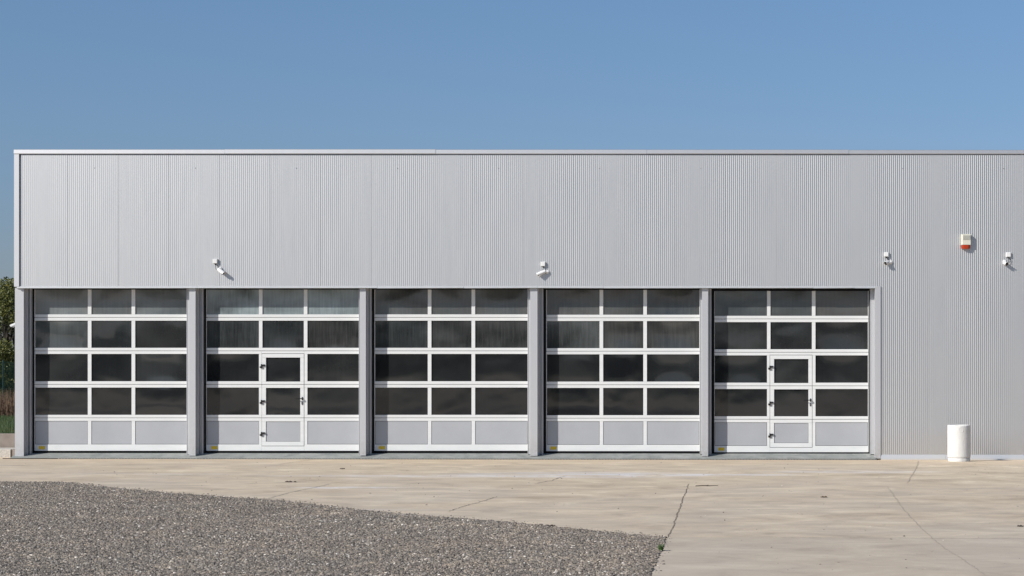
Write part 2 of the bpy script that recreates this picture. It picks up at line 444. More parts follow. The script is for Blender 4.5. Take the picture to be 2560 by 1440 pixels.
# solid wall behind, side walls, roof
DEEP = 18.0
sx0 = wx(38)
mb = MB()
mb.box(sx0, RX, .42, .62, wz(722, .4), 6.86)                # front wall above the doors
mb.box(sx0, RX, .018, .40, wz(719), 6.86)                   # deep fascia behind the cladding
bpart(mb, 'front_wall', MAT['pillar'])
mb = MB(); mb.box(wx(2203), RX, .018, .6, 0.0, wz(719) - .003)
bpart(mb, 'right_wall', MAT['pillar'])
mb = MB(); mb.box(sx0, sx0 + .2, .625, DEEP, -.05, 6.86)
bpart(mb, 'side_wall', MAT['pillar'])
mb = MB(); mb.box(RX - .2, RX, .625, DEEP, -.05, 6.86); mb.box(sx0 + .203, RX - .203, DEEP - .2, DEEP, -.05, 6.86)
bpart(mb, 'rear_wall', MAT['pillar'])
mb = MB(); mb.box(sx0, RX, .1, DEEP, 6.863, 6.95)
bpart(mb, 'roof', simple('roof_membrane', (.3,.3,.3), .9))
# coping in lengths
segs = [35.6, 563, 1090, 1617, 2122, 2560, 2960]; mb = MB()
for i, (a, b) in enumerate(zip(segs[:-1], segs[1:])):
    dz = (0, .004, -.002, .003, -.003, .0)[i]; dy = (0, -.004, .002, -.003, .003, 0)[i]
    x0, x1 = wx(a), wx(b) - .004
    zb, zt = wz(385.2) + dz * .3, wz(373.8 + (.8 if i > 2 else 0)) + dz
    mb.prism_x([(.30, zt - .03), (-.022 + dy, zt), (-.030 + dy, zt - .008), (-.034 + dy, zb + .012), (-.028 + dy, zb), (.002, zb + .003), (.30, zb + .003)][::-1], x0, x1)
bpart(mb, 'coping', MAT['coping'])
# corner trim at the left end
mb = MB(); mb.box(wx(36), wx(49), -.031, .35, wz(717), wz(385.6), .004)
bpart(mb, 'corner_trim', MAT['coping'])
# lintel flashing
segs = [43.5, 495, 944, 1160, 1344, 1509, 1844, 2033, 2135, 2187.5]; mb = MB()
rnd = random.Random(3)
for i, (a, b) in enumerate(zip(segs[:-1], segs[1:])):
    t0, t1 = rnd.uniform(-.006, .006), rnd.uniform(-.006, .006)
    x0, x1 = wx(a), wx(b) - .003; zt, zb = wz(715.6), wz(720.2)
    o = rnd.uniform(-.004, .004)
    vs = []
    for x, t in ((x0, t0), (x1, t1)):
        vs += [(x, .016, zt + .004), (x, -.012 + o, zt + .002 + t*.5), (x, -.040 + o, zb + .010 + t), (x, -.041 + o, zb + t), (x, .016, zb + .002)]
    n = 5
    mb.add(vs, [(k, (k+1) % n, (k+1) % n + n, k + n) for k in range(n)] + [(4,3,2,1,0), (5,6,7,8,9)])
bpart(mb, 'lintel_flashing', MAT['flash'])
mb = MB(); mb.box(wx(60), wx(2186), .017, .395, wz(720.2) + .004, wz(719) - .004)
bpart(mb, 'soffit', MAT['pillar'])
# pillars
PL = [(37.2, 59.3, 1141.5), (473, 488.7, 1139.5), (899.5, 914.3, 1139), (1325.6, 1343.4, 1140), (1755.2, 1769.8, 1141)]
zs = wz(720.2) + .0045
for i, (a, b, yb) in enumerate(PL):
    mb = MB(); x0, x1 = wx(a, .04), wx(b, .04)
    z0 = wz(yb, .04)
    # front box, slightly splayed toward the back on the right, with folded edges
    for (xa, xb, ya, yc, zb_) in ((x0, x1, .04, .20, z0),):
        mb.box(xa, xb, ya, yc, zb_, zs - .001, .003)
    mb.box(x0 + .012, x1 + .03, .202, .41, z0 + .02, zs - .001, .002)
    mb.box(x1 - .012, x1 + .002, .034, .0395, z0, zs - .002)
    bpart(mb, 'pillar', MAT['pillar'])
mb = MB(); mb.box(wx(2187.3, -.03), wx(2201.8, -.03), -.03, .41, wz(1146.5), wz(715.8), .003)
bpart(mb, 'end_trim', MAT['pillar'])
# base flashing along the right wall
mb = MB()
for a, b, dz in ((2201.9, 2364, 0), (2364.3, 2560, -.004), (2560.3, 2960, -.008)):
    mb.prism_x([(.016, .01), (.016, .104 + dz), (-.004, .104 + dz), (-.012, .098 + dz), (-.030, .014), (-.026, -.02), (.016, -.02)], wx(a), wx(b))
bpart(mb, 'base_flashing', MAT['base_flash'])
# sill under the doors
def sill_z(y): return .033 + (y + .12) * .165
mb = MB(); x0, x1 = wx(30), wx(2189)
n = 60; vs = []
for i in range(n + 1):
    x = x0 + (x1 - x0) * i / n; dz = -.0014 * (x + 7) * .5 + noise.noise(Vector((x*.7, 0, 0))) * .003
    vs += [(x, -.10, -.05), (x, -.10, sill_z(-.12) + dz), (x, .04, sill_z(.04) + dz), (x, .43, sill_z(.43) + dz), (x, .43, -.05)]
mb.add(vs, [(5*i+k, 5*i+k+1, 5*i+5+k+1, 5*i+5+k) for i in range(n) for k in range(4)])
bpart(mb, 'door_sill', MAT['sill'])
for o in BL.children:
    if o.name.startswith('door_sill'):
        o.data.flip_normals() if o.data.polygons[1].normal.z < 0 else None
# drain grate in front of the sill
DR = empty('drain_channel', (wx(1100), -.13, 0), 'narrow serrated steel drain grate along the foot of the door sill', 'drain')
MAT['galv'] = simple('galvanised_steel', (.42,.42,.41), .45, .6, .15, 20)
def dz_(x): return -.0014 * (x + 7)
mb = MB()
for i in range(20):
    xa, xb = wx(12 + (2193-12)*i/20), wx(12 + (2193-12)*(i+1)/20); zz = dz_((xa+xb)/2)
    mb.box(xa, xb, -.135, -.104, -.02 + zz, .016 + zz)
mb.v = [(v[0]-DR.location.x, v[1]+.13, v[2]) for v in mb.v]
mb.build('channel', MAT['rubber'], DR)
mb = MB(); x = wx(150); 
while x < wx(2190):
    z = dz_(x)
    mb.add([(x, -.140, z+.003), (x+.016, -.140, z+.003), (x+.027, -.140, z+.020), (x+.011, -.140, z+.020),
            (x, -.1355, z+.003), (x+.016, -.1355, z+.003), (x+.027, -.1355, z+.020), (x+.011, -.1355, z+.020)],
           [(0,1,2,3),(7,6,5,4),(3,2,6,7),(1,0,4,5),(0,3,7,4),(2,1,5,6)])
    x += .034
mb.v = [(v[0]-DR.location.x, v[1]+.13, v[2]) for v in mb.v]
mb.build('grate', MAT['galv'], DR)

# ------------------------------------------------------------------ the sectional doors
GY = .38                                  # front plane of the door leaves
def gx(l, p): return wx(l + p, GY)
def gz_(p, off): return wz(p + off, GY)
DOORS = [(85.5, 0, False), (515, 0, True), (935.5, 0, False), (1365, .9, False), (1785.3, 3.6, True)]
DUST = [
 [[.30,.24,.26],[.28,.06,.06],[.09,.05,.09],[.05,.04,.05]],
 [[.55,.50,.55],[.13,.07,.14],[.06,.03,.08],[.04,.04,.05]],
 [[.14,.15,.15],[.11,.08,.10],[.04,.035,.03],[.03,.03,.03]],
 [[.17,.16,.17],[.15,.11,.10],[.04,.03,.06],[.03,.03,.045]],
 [[.17,.15,.13],[.09,.07,.07],[.06,.06,.05],[.04,.03,.03]]]
rnd = random.Random(11)
ARCS = {(0,1,0): -.0058, (0,2,2): -.0052, (3,1,1): -.0045, (3,1,2): -.0065, (3,2,2): -.0056, (4,1,2): -.0052, (4,2,0): -.0055, (4,2,2): -.0044,
        (1,2,0): -.0036, (0,0,0): -.0042, (2,0,2): -.0046, (3,0,2): -.0050, (2,0,1): -.0032, (2,2,2): .003, (0,3,2): .0035, (1,1,1): -.0028}
def bulge(d, r, c):
    return ARCS.get((d, r, c), rnd.uniform(-.003, -.0008) if r == 0 else rnd.uniform(-.0018, .0014))
for di, (L, off, wicket) in enumerate(DOORS):
    base = Vector((wx(L, GY), GY, sill_z(GY)))
    D = bpy.data.objects.new('sectional_door', None); COL.objects.link(D)
    D.parent = BL; D.matrix_parent_inverse = Matrix.Translation((-BX, 0, 0)); D.location = base
    D['label'] = ('white framed glazed sectional door with a small pass door in its middle' if wicket
                  else 'white framed glazed sectional door without a pass door')
    def dpart(mb, name, mat, parent=D, smooth=False, local=False):
        if not local: mb.v = [(v[0]-base.x, v[1]-base.y, v[2]-base.z) for v in mb.v]
        return mb.build(name, mat, parent, smooth)
    X = lambda p: gx(L, p)
    Z = lambda p: gz_(p, off)
    if wicket: cols = [(1.3, 132.3), (141, 244.5), (253.5, 384.6)]; WR = 386.2
    else: cols = [(2, 133.9), (143, 243.3), (252.4, 383.4)]; WR = 385.6
    rows = [(722.4, 786), (801.8, 869.6), (885, 953.2), (969, 1037.2), (1052.5, 1111)]
    joints = [(793.3, 794.3), (876.7, 877.7), (960.6, 961.6), (1044.2, 1045.2)]
    y0, y1 = GY, GY + .034
    # black seal plate behind the leaf
    mb = MB(); mb.box(X(-6.0), X(WR) + .05, GY + .040, GY + .055, sill_z(GY) - .02, zs - .002)
    mb.box(X(-6.6), X(.4), GY - .014, GY + .0385, sill_z(GY) - .005, zs - .004)
    mb.box(X(WR + .2), X(WR + 4.0), GY - .006, GY + .0385, sill_z(GY) - .005, zs - .004)
    mb.box(X(.3), X(WR), GY - .004, GY + .0385, Z(723.8), zs - .004)
    dpart(mb, 'seal', MAT['rubber'])
    # frame
    mb = MB()
    e = .0012
    wkx = (139.1, 245.8)
    for r, (ta, tb) in enumerate(rows):
        top = 721.6 if r == 0 else joints[r-1][1]
        bot = joints[r][0] if r < 4 else 1127.0
        hasw = wicket and r >= 2
        # horizontal members full width, vertical members between
        def hbar(xa, xb, za, zb_): mb.box(xa, xb, y0, y1, za, zb_, .003)
        spans = [(X(0), X(WR))] if not hasw else [(X(0), X(wkx[0])), (X(wkx[1]), X(WR))]
        for si, (xa, xb) in enumerate(spans):
            if r > 0: hbar(xa, xb, Z(ta), Z(top))
            if not (r == 4 and hasw): hbar(xa, xb, Z(bot), Z(tb))
        if r == 2 and hasw:
            hbar(X(wkx[0]) + e, X(wkx[1]) - e, Z(883.6), Z(top))
        if r == 4:
            if hasw:
                hbar(X(0), X(wkx[0]), Z(bot), Z(tb)); hbar(X(wkx[1]), X(WR), Z(bot), Z(tb))
                hbar(X(wkx[0]) + e, X(wkx[1]) - e, Z(bot), Z(1115.6))
        va, vb = Z(tb) + e, (Z(ta) - e if r > 0 else Z(721.6))
        verts_ = [(0, cols[0][0]), (cols[0][1], cols[1][0]), (cols[1][1], cols[2][0]), (cols[2][1], WR)]
        if hasw: verts_ = [(0, cols[0][0]), (cols[0][1], wkx[0]), (wkx[1], cols[2][0]), (cols[2][1], WR)]
        for a, b in verts_: mb.box(X(a), X(b), y0 + .0015, y1, va, vb, .002)
    dpart(mb, 'frame', MAT['frame'])
    # bottom rubber
    mb = MB(); mb.box(X(0), X(WR), GY + .004, GY + .034, sill_z(GY) - .006, Z(1127.4))
    dpart(mb, 'bottom_seal', MAT['rubber'])
    # panes and infill panels
    def pane(xa, xb, za, zb_, dust, cool, streak=0., amp=None):
        nx, nz = 14, 10; w, h = xb - xa, zb_ - za; cx, cz = (xa+xb)/2, (za+zb_)/2
        amp = rnd.uniform(-.0014, .0014) if amp is None else amp; ph = rnd.uniform(0, 9)
        b = MB(); vs = []
        for j in range(nz + 1):
            for i in range(nx + 1):
                u, v = i/nx*2-1, j/nz*2-1
                k = (1-u*u)*(1-v*v)
                y = -amp * k + noise.noise(Vector((u*.9+ph, v*.8, ph))) * .0014 * min(1, k*2)
                vs.append((u*w/2, y, v*h/2))
        b.add(vs, [(j*(nx+1)+i, j*(nx+1)+i+1, (j+1)*(nx+1)+i+1, (j+1)*(nx+1)+i) for j in range(nz) for i in range(nx)])
        o = b.build('pane', MAT['pane'], D, False)
        for p in o.data.polygons: p.use_smooth = True
        o.location = Vector((cx, GY + .024, cz)) - base
        o['dust'] = dust; o['cool'] = cool; o['streak'] = streak
        return o
    for r, (ta, tb) in enumerate(rows):
        for c, (a, b) in enumerate(cols):
            hasw = wicket and r >= 2 and c == 1
            if hasw: continue
            if r < 4:
                pane(X(a - .4), X(b + .4), Z(tb + .4), Z(ta - .4), DUST[di][r][c] * rnd.uniform(.5, .66) * (1.75, 1.3, 1.05, .8)[r], .9 if di == 1 and r == 0 else rnd.uniform(.1, .7), {0: .22, 1: .45, 2: .12, 3: .05}[r] if di in (1, 2, 3) else .10, bulge(di, r, c))
            else:
                mb = MB(); g_ = .008; mb.box(X(a) + g_, X(b) - g_, GY + .010, GY + .034, Z(tb) + g_, Z(ta) - g_, .003)
                dpart(mb, 'infill_panel', MAT['infill'])
    # warning label
    lx = [11.5, 13, 11.5, 11, 10.4][di]
    mb = MB(); mb.box(X(lx), X(lx + 15.6), GY - .0022, GY - .0002, Z(1123.2), Z(1115.2))
    dpart(mb, 'warning_label', MAT['yellow'])
    if wicket:
        wa, wb = wkx[0] + .9, wkx[1] - .9
        pa, pb = (150, 235.8)
        mb = MB()
        wr = [(894, 954), (969.8, 1037.3), (1053.8, 1104)]
        tops = [884.6, 961.6, 1045.2]; bots = [960.6, 1044.2, 1114.6]
        yy = GY - .008
        for (ta, tb), tp, bt in zip(wr, tops, bots):
            mb.box(X(wa), X(wb), yy, y1, Z(ta), Z(tp), .003); mb.box(X(wa), X(wb), yy, y1, Z(bt), Z(tb), .003)
            mb.box(X(wa), X(pa), yy + .0015, y1, Z(tb) + e, Z(ta) - e, .002); mb.box(X(pb), X(wb), yy + .0015, y1, Z(tb) + e, Z(ta) - e, .002)
        dpart(mb, 'pass_door_frame', MAT['frame'])
        for k in range(2):
            pane(X(pa - .3), X(pb + .3), Z(wr[k][1] + .3), Z(wr[k][0] - .3), DUST[di][2+k][1], .4)
        mb = MB(); mb.box(X(pa) + .006, X(pb) - .006, GY + .006, GY + .034, Z(wr[2][1]) + .006, Z(wr[2][0]) - .006, .003)
        dpart(mb, 'infill_panel', MAT['infill'])
        # hinges: stepped black blocks bridging frame and pass door
        for py in (911, 1000.5, 1080.5):
            mb = MB()
            mb.box(X(138), X(147.5), yy - .036, yy - .0005, Z(py + 4.2), Z(py), .004)
            mb.box(X(135.2), X(141.2), GY - .046, GY - .0005, Z(py + 8.8), Z(py + 4.6), .004)
            mb.tube([(X(139.6), GY - .030, Z(py - .8)), (X(139.6), GY - .030, Z(py + 9.6))], .011, 10)
            dpart(mb, 'hinge', MAT['black'])
        # lever handle
        hx, hz = X(241), Z(996.5)
        mb = MB()
        def ellipse_plate(cx, cz, rx, rz, ya, yb):
            n = 18
            vs = [(cx + rx*math.cos(2*math.pi*i/n), ya, cz + rz*math.sin(2*math.pi*i/n)) for i in range(n)] + \
                 [(cx + rx*math.cos(2*math.pi*i/n), yb, cz + rz*math.sin(2*math.pi*i/n)) for i in range(n)]
            mb.add(vs, [tuple(range(n)), tuple(reversed(range(n, 2*n)))] + [(i, i+n, (i+1) % n+n, (i+1) % n) for i in range(n)])
        ellipse_plate(hx, hz, .016, .040, yy - .012, yy)
        mb.tube([(hx, yy - .004, hz), (hx, yy - .055, hz), (hx - .02, yy - .066, hz), (hx - .09, yy - .066, hz - .004), (hx - .155, yy - .062, hz)], [.011, .010, .010, .009, .008], 10)
        dpart(mb, 'door_handle', MAT['black'], smooth=True)
        mb = MB()
        ellipse_plate(X(240.7), Z(1007.8), .017, .040, yy - .010, yy)
        dpart(mb, 'lock_plate', MAT['black'])
        mb = MB(); ellipse_plate(X(240.7), Z(1007.2), .006, .018, yy - .014, yy - .0105)
        dpart(mb, 'lock_cylinder', MAT['galv'])

# folded jamb guides in the recesses (left: shaded, right: sunlit)
for di, (L, off, wicket) in enumerate(DOORS):
    a0 = L - 6.8
    left_in = PL[di][1]
    mb = MB()
    xl = wx(left_in, .04) + .03
    mb.box(xl - .01, wx(a0, .30), .30, .36, sill_z(.3) - .01, zs - .003, .003)
    mb.box(wx(a0, .25) - .035, wx(a0, .25) - .012, .25, .2995, sill_z(.25) - .01, zs - .003, .003)
    bpart(mb, 'door_jamb', MAT['pillar'])
    mb = MB()
    rr = [466.6, 897.2, 1319.2, 1749.4, 2175.2][di]
    end = [480, 907, 1335, 1763, 2190][di]
    mb.box(wx(rr, .23), wx(rr, .23) + .012, .222, .37, sill_z(.23) - .01, zs - .003, .002)
    mb.box(wx(rr, .23) + .0125, wx(end, .23), .23, .37, sill_z(.23) + .01, zs - .003, .002)
    bpart(mb, 'door_jamb', MAT['pillar'])

# ------------------------------------------------------------------ security cameras
MAT['cable'] = simple('black_cable', (.02,.02,.022), .5, 0, .2, 20)
MAT['lens'] = simple('lens_glass', (.015,.014,.014), .08, 0, .2, 20)
MAT['ring'] = simple('lens_ring', (.06,.05,.045), .3, 0, .2, 20)
def bullet(front_px, front_py, yf, dirv, rad, length, box_px, box_py, box_sz, label, cable_pts, mount_px=None, wally=0.0, side=False):
    """bullet camera: junction box above, domed wall base, arm, barrel with sun shield"""
    d = Vector(dirv).normalized()
    fr = Vector((wx(front_px, yf), yf, wz(front_py, yf)))
    rear = fr - d * length
    root = empty('security_camera', (rear.x, wally, rear.z), label, 'security camera', 'bullet cameras mounted on the hall')
    O = root.location.copy()
    up = Vector((0,0,1)); sidev = d.cross(up).normalized(); upv = sidev.cross(d).normalized()
    def loc(mb): mb.v = [tuple(Vector(v) - O) for v in mb.v]; return mb
    mb = MB(); mb.tube([rear - d*.012, rear, rear + d*.01, fr - d*.012, fr - d*.006], [rad*.45, rad*.8, rad*.92, rad*.92, rad*.9], 20)
    b = loc(mb).build('barrel', MAT['white'], root, True)
    # curved sun shield
    mb = MB(); vs = []; n = 14
    t0, t1 = rear + d*.004, fr + d*.030
    for p, rr in ((t0, rad*1.10), (t1, rad*1.12), (t1, rad*1.02), (t0, rad*1.0)):
        for i in range(n + 1):
            a = math.radians(-5 + 190*i/n)
            vs.append(p + sidev*math.cos(a)*rr + upv*math.sin(a)*rr)
    m1 = n + 1
    mb.add(vs, [(k*m1+i, k*m1+i+1, ((k+1) % 4)*m1+i+1, ((k+1) % 4)*m1+i) for k in range(4) for i in range(n)] + [(0,m1,2*m1,3*m1), (n,3*m1+n,2*m1+n,m1+n)])
    loc(mb).build('sun_shield', MAT['white'], root, True)
    mb = MB(); mb.tube([fr - d*.0055, fr + d*.001], [rad*.9, rad*.86], 20); f = loc(mb).build('front_plate', MAT['ring'], root, True)
    mb = MB(); mb.tube([fr + d*.0012, fr + d*.005], [rad*.42, rad*.36], 16); loc(mb).build('lens', MAT['lens'], f, True)
    # mount
    if side:
        mp = Vector((O.x + .001, 0, 0)); bp = Vector((side, rear.y + .02, rear.z + .01)); nv = Vector((-1, 0, 0))
    else:
        bp = Vector((wx(mount_px[0]), wally, wz(mount_px[1]))); nv = Vector((0, -1, 0))
    mb = MB(); mb.tube([bp, bp + nv*.012, bp + nv*.03, bp + nv*.036], [.042, .042, .034, .018], 20)
    loc(mb).build('mount_base', MAT['white'], root, True)
    mb = MB(); mb.tube([bp + nv*.03, bp + nv*.05, (bp + nv*.06 + rear)/2, rear + d*.02], [.014, .015, .014, .013], 10)
    loc(mb).build('arm', MAT['white'], root, True)
    # junction box
    if box_px:
        y0 = wally - .058
        cx, cz = wx(box_px, y0), wz(box_py, y0); h = box_sz/2
        mb = MB(); mb.box(cx-h, cx+h, y0, wally - .001, cz-h, cz+h, .008)
        jb = loc(mb).build('junction_box', MAT['white'], root)
        mb = MB(); mb.tube([(cx, y0+.028, cz-h+.002), (cx+.002, y0+.028, cz-h-.03)], [.016, .012], 10)
        loc(mb).build('gland', MAT['black'], jb)
        for cp in cable_pts:
            pts = [Vector((wx(px, yy), yy, wz(py, yy))) for px, py, yy in cp]
            # smooth the cable path
            sm = []
            for i in range(len(pts)-1):
                p0, p1, p2, p3 = pts[max(i-1,0)], pts[i], pts[i+1], pts[min(i+2, len(pts)-1)]
                for k in range(6):
                    t = k/6; sm.append(.5*((2*p1)+(p2-p0)*t+(2*p0-5*p1+4*p2-p3)*t*t+(3*p1-p0-3*p2+p3)*t**3))
            sm.append(pts[-1])
            mb = MB(); mb.tube(sm, .0045, 6); loc(mb).build('cable', MAT['cable'], root, True)
    return root
bullet(557.5, 683, -.105, (.72, -.34, -.56), .044, .16, 537.3, 653, .100,
       'white bullet camera above the pillar between the first two doors, lens pointing right',
       [[(539.5,660,-.03),(539,668,-.04),(541,675,-.06)], [(542,661,-.03),(546,667,-.01),(548,672,-.01)]], (551, 672))
bullet(1344.5, 686.5, -.085, (-.88, -.22, -.40), .040, .19, 1357.5, 660, .100,
       'white bullet camera above the fourth door, pointing left with its long side in view',
       [[(1359,667,-.03),(1357,672,-.05),(1357.5,679,-.09)], [(1362,668,-.02),(1363.5,672,-.03),(1360,680,-.07)]], (1369, 680))
bullet(2214.5, 658.5, -.125, (-.52, -.80, -.18), .043, .17, 2216.2, 636, .098,
       'white bullet camera just above the right end of the last door, under its junction box',
       [[(2216,643,-.03),(2218,647,-.03),(2223,652,-.03)], [(2218,643,-.02),(2221,646,-.01),(2222,651,-.01)]], (2227, 655.5))
bullet(2517, 660, -.13, (.24, -.95, -.12), .041, .16, 2521.5, 636.5, .104,
       'white bullet camera right of the orange alarm siren, dark lens facing the viewer',
       [[(2521.5,644,-.03),(2521.6,649,-.04),(2521,654,-.07)], [(2524,645,-.02),(2527,651,-.02),(2524.5,655,-.03),(2519,658,-.04)]], (2511, 654))
bullet(29.2, 816, .62, (-.80, -.45, -.42), .042, .19, None, None, 0,
       'white bullet camera peeking past the left edge of the hall, on its side wall', [], side=wx(38), wally=0.9)

# ------------------------------------------------------------------ alarm siren
SX, SZ = wx(2416), wz(603)
AL = empty('alarm_siren', (SX, 0, SZ - .17), 'cream alarm siren box with orange light at its bottom, high on the ribbed wall', 'alarm siren')
OL = AL.location.copy()
def aloc(mb): mb.v = [tuple(Vector(v) - OL) for v in mb.v]; return mb
m_cream = simple('cream_plastic', (.62,.60,.51), .45, 0, .04, 10)
yf = -.118
mb = MB()
xa, xb, za, zb = wx(2403.6, yf), wx(2427.2, yf), wz(612, yf), wz(585.4, yf)
ba, bb = xa + .004, xb - .003
vs = [(ba-.006,-.001,za),(bb+.004,-.001,za),(bb+.004,-.001,zb+.004),(ba-.006,-.001,zb+.004),
      (xa,yf+.030,za),(xb,yf+.018,za),(xb,yf+.018,zb),(xa,yf+.030,zb),
      (xa+.030,yf,za+.003),(xb-.006,yf,za+.003),(xb-.006,yf,zb-.008),(xa+.030,yf,zb-.008)]
mb.add(vs, [(0,3,2,1),(0,1,5,4),(1,2,6,5),(2,3,7,6),(3,0,4,7),(4,5,9,8),(5,6,10,9),(6,7,11,10),(7,4,8,11),(8,9,10,11)])
aloc(mb).build('housing', m_cream, AL)
mb = MB()
gy = yf - .0035
mb.box(xa+.036, xb-.010, gy, yf-.0003, wz(599.2, yf), wz(588, yf), .001)
aloc(mb).build('grille_plate', simple('grille_grey', (.50,.50,.44), .5), AL)
mb = MB()
for k, py in enumerate((589.3, 591.6, 593.9, 596.2, 598.6)):
    mb.box(xa+.038, xb-.014 - (.02 if k == 4 else 0), gy - .004, gy - .0002, wz(py+.7, yf), wz(py, yf))
aloc(mb).build('grille_slats', simple('slat_grey', (.28,.29,.26), .5), AL)
# orange light: rounded lens below the housing
mb = MB(); vs = []; nx, na = 16, 8
z1 = za - .003; hgt = .088
for j in range(na + 1):
    t = j/na; zz = z1 - hgt*(1 - (1-t)**2)**.0*t
    for i in range(nx + 1):
        u = i/nx*2-1
        bul = (1 - abs(u)**3.2)
        yy = -.004 - (.112 * (1 - .16*t*t)) * (bul**.42)
        sc = 1 - .06*t*t
        vs.append(((xa+xb)/2 + .002 + u*(xb-xa)/2*sc, yy, z1 - hgt*t + (0.012*(abs(u)**3)*t)))
mb.add(vs, [(j*(nx+1)+i+1, j*(nx+1)+i, (j+1)*(nx+1)+i, (j+1)*(nx+1)+i+1) for j in range(na) for i in range(nx)])
n0 = na*(nx+1); mb.add([], []); mb.f.append(tuple(n0+i for i in range(nx+1))); mb.f.append(tuple(reversed(range(nx+1))))
mo = M('orange_lens', rough=.25); mo.color(mo.ramp(mo.noise(30,2,.5,vec=mo.mapped((3,1,.5))), [(.3,(.34,.025,.005)),(.7,(.46,.045,.008))]))
aloc(mb).build('warning_light', mo.m, AL, True)

# ------------------------------------------------------------------ white concrete bin
BY = -1.12
bs = F/(CD+BY-.25)
bxc = (2397.6 - VX)*(CD+BY)/F; bz0 = gh(bxc, BY)
BR = 57.5/2/(F/(CD+BY)); zt = CH + (HY-1062.4)*(CD+BY)/F
BN = empty('concrete_bin', (bxc, BY, bz0), 'white painted rough concrete cylinder bin standing by the right wall', 'bin')
H = zt - bz0
mw = M('white_painted_concrete', rough=.7)
mw.color(mw.ramp(mw.noise(4, 5, .6), [(.3, (.64,.63,.60)), (.7, (.70,.695,.675))]))
mw.bump(mw.noise(30, 4, .6), .6, .012)
def lathe(prof, n, wob):
    b = MB(); vs = []
    for k, (r, z) in enumerate(prof):
        for i in range(n):
            a = 2*math.pi*i/n
            ca, sa = math.cos(a), math.sin(a)
            rough_ = .35 + .65*max(0, math.cos(a - math.radians(-55)))**2
            rr = r + wob*rough_*(noise.noise(Vector((ca*4.5, sa*4.5, z*11)))*.6 + noise.noise(Vector((ca*11, sa*11, z*26)))*.4)
            vs.append((rr*ca, rr*sa, z + (.006*noise.noise(Vector((ca*2, sa*2, 5))) if z > H-.02 else 0)))
    m_ = len(prof)
    b.add(vs, [(k*n+i, k*n+(i+1) % n, (k+1)*n+(i+1) % n, (k+1)*n+i) for k in range(m_-1) for i in range(n)])
    return b
prof = [(BR*.985, .085)] + [(BR, .092 + (H-.10)*k/26) for k in range(27)] + [(BR-.006, H), (BR-.045, H-.001), (BR-.05, H-.012), (BR-.05, .20), (0.001, .19)]
b = lathe(prof, 96, .004); o = b.build('body', mw.m, BN, True)
prof = [(BR*.95, -.01), (BR*.965, .004), (BR*.97, .07), (BR*.955, .078), (BR*.9, .082), (BR*.9, .09)]
b = lathe(prof, 72, .008); b.build('base', mw.m, BN, True)
# embossed ring
mb = MB(); ring = []
ac = math.radians(-86)
for i in range(25):
    t = 2*math.pi*i/24; aa = ac + .05*math.cos(t)/BR; ring.append((math.cos(aa)*(BR+.0025), math.sin(aa)*(BR+.0025), H - .10 + .05*math.sin(t)))
mb.tube(ring, .0045, 6, False); mb.build('embossed_ring', mw.m, BN, True)

# ------------------------------------------------------------------ small things on the ground
def leaf(px, py, size, col, label, rot):
    p = gp(px, py); rn = random.Random(px)
    b = MB(); n = 9
    L_ = [(size*(i/(n-1)-.5), size*.32*math.sin(math.pi*(i/(n-1))**.8), .012*math.sin(i*.9+px)) for i in range(n)]
    vs = []
    for x, w, z in L_: vs += [(x, -w, abs(z)+.006), (x, 0, abs(z)*.3+.002), (x, w, abs(z)*1.4+.008)]
    b.add(vs, [(3*i+k, 3*i+k+1, 3*i+3+k+1, 3*i+3+k) for i in range(n-1) for k in (0, 1)])
    o = b.build('dry_leaf', simple('dry_leaf_' + str(px), col, .8, 0, .3, 40), smooth=True); o.location = p; o.rotation_euler = (0, 0, rot)
    return tag(o, label, 'leaf', 'dry leaves on the ground')
leaf(722, 1205.5, .13, (.06,.035,.02), 'larger dark curled leaf on the concrete in front of the second door', .3)
leaf(738, 1205.8, .075, (.07,.045,.03), 'small dark leaf just right of the larger curled leaf', 1.1)
leaf(1377, 1315, .12, (.035,.02,.012), 'dark brown leaf lying on the upper edge of the gravel', -.2)
leaf(2060, 1242, .11, (.12,.08,.04), 'brown leaf alone on the open slab in front of the last door', .1)
leaf(2551, 1314, .09, (.07,.06,.05), 'small dark leaf at the right edge of the picture', .2)
leaf(856, 1173, .10, (.07,.05,.04), 'tiny leaf near the pillar between the second and third doors', .2)
p = gp(1767, 1214.6)
mb = MB(); mb.tube([(-.20, 0, .008), (-.07, .02, .014), (.05, .01, .010), (.20, .06, .012)], [.007, .008, .007, .004], 6)
mb.tube([(-.02, .015, .012), (.03, .10, .02)], [.004, .003], 5)
o = mb.build('twig', simple('twig_bark', (.07,.05,.035), .9), smooth=True); o.location = p
tag(o, 'thin dark twig lying on the slab right of the long crack', 'twig')
# weed
p = gp(1652.5, 1376)
b = MB(); rn = random.Random(5)
for i in range(46):
    a = rn.uniform(0, 6.28); l = rn.uniform(.03, .09); r0 = rn.uniform(0, .022); tilt = rn.uniform(.1, .8)
    x0_, y0_ = r0*math.cos(a), r0*math.sin(a); dx, dy = math.cos(a)*tilt*l, math.sin(a)*tilt*l
    px_, py_ = -math.sin(a)*.006, math.cos(a)*.006
    b.add([(x0_-px_, y0_-py_, 0), (x0_+px_, y0_+py_, 0), (x0_+dx*.5+px_, y0_+dy*.5+py_, l*.6), (x0_+dx*.5-px_, y0_+dy*.5-py_, l*.6), (x0_+dx, y0_+dy, l)],
          [(0,1,2,3), (3,2,4)])
o = b.build('weed', simple('weed_green', (.07,.14,.03), .6, 0, .3, 30)); o.location = p
tag(o, 'small green weed growing at the edge between gravel and slab', 'weed')

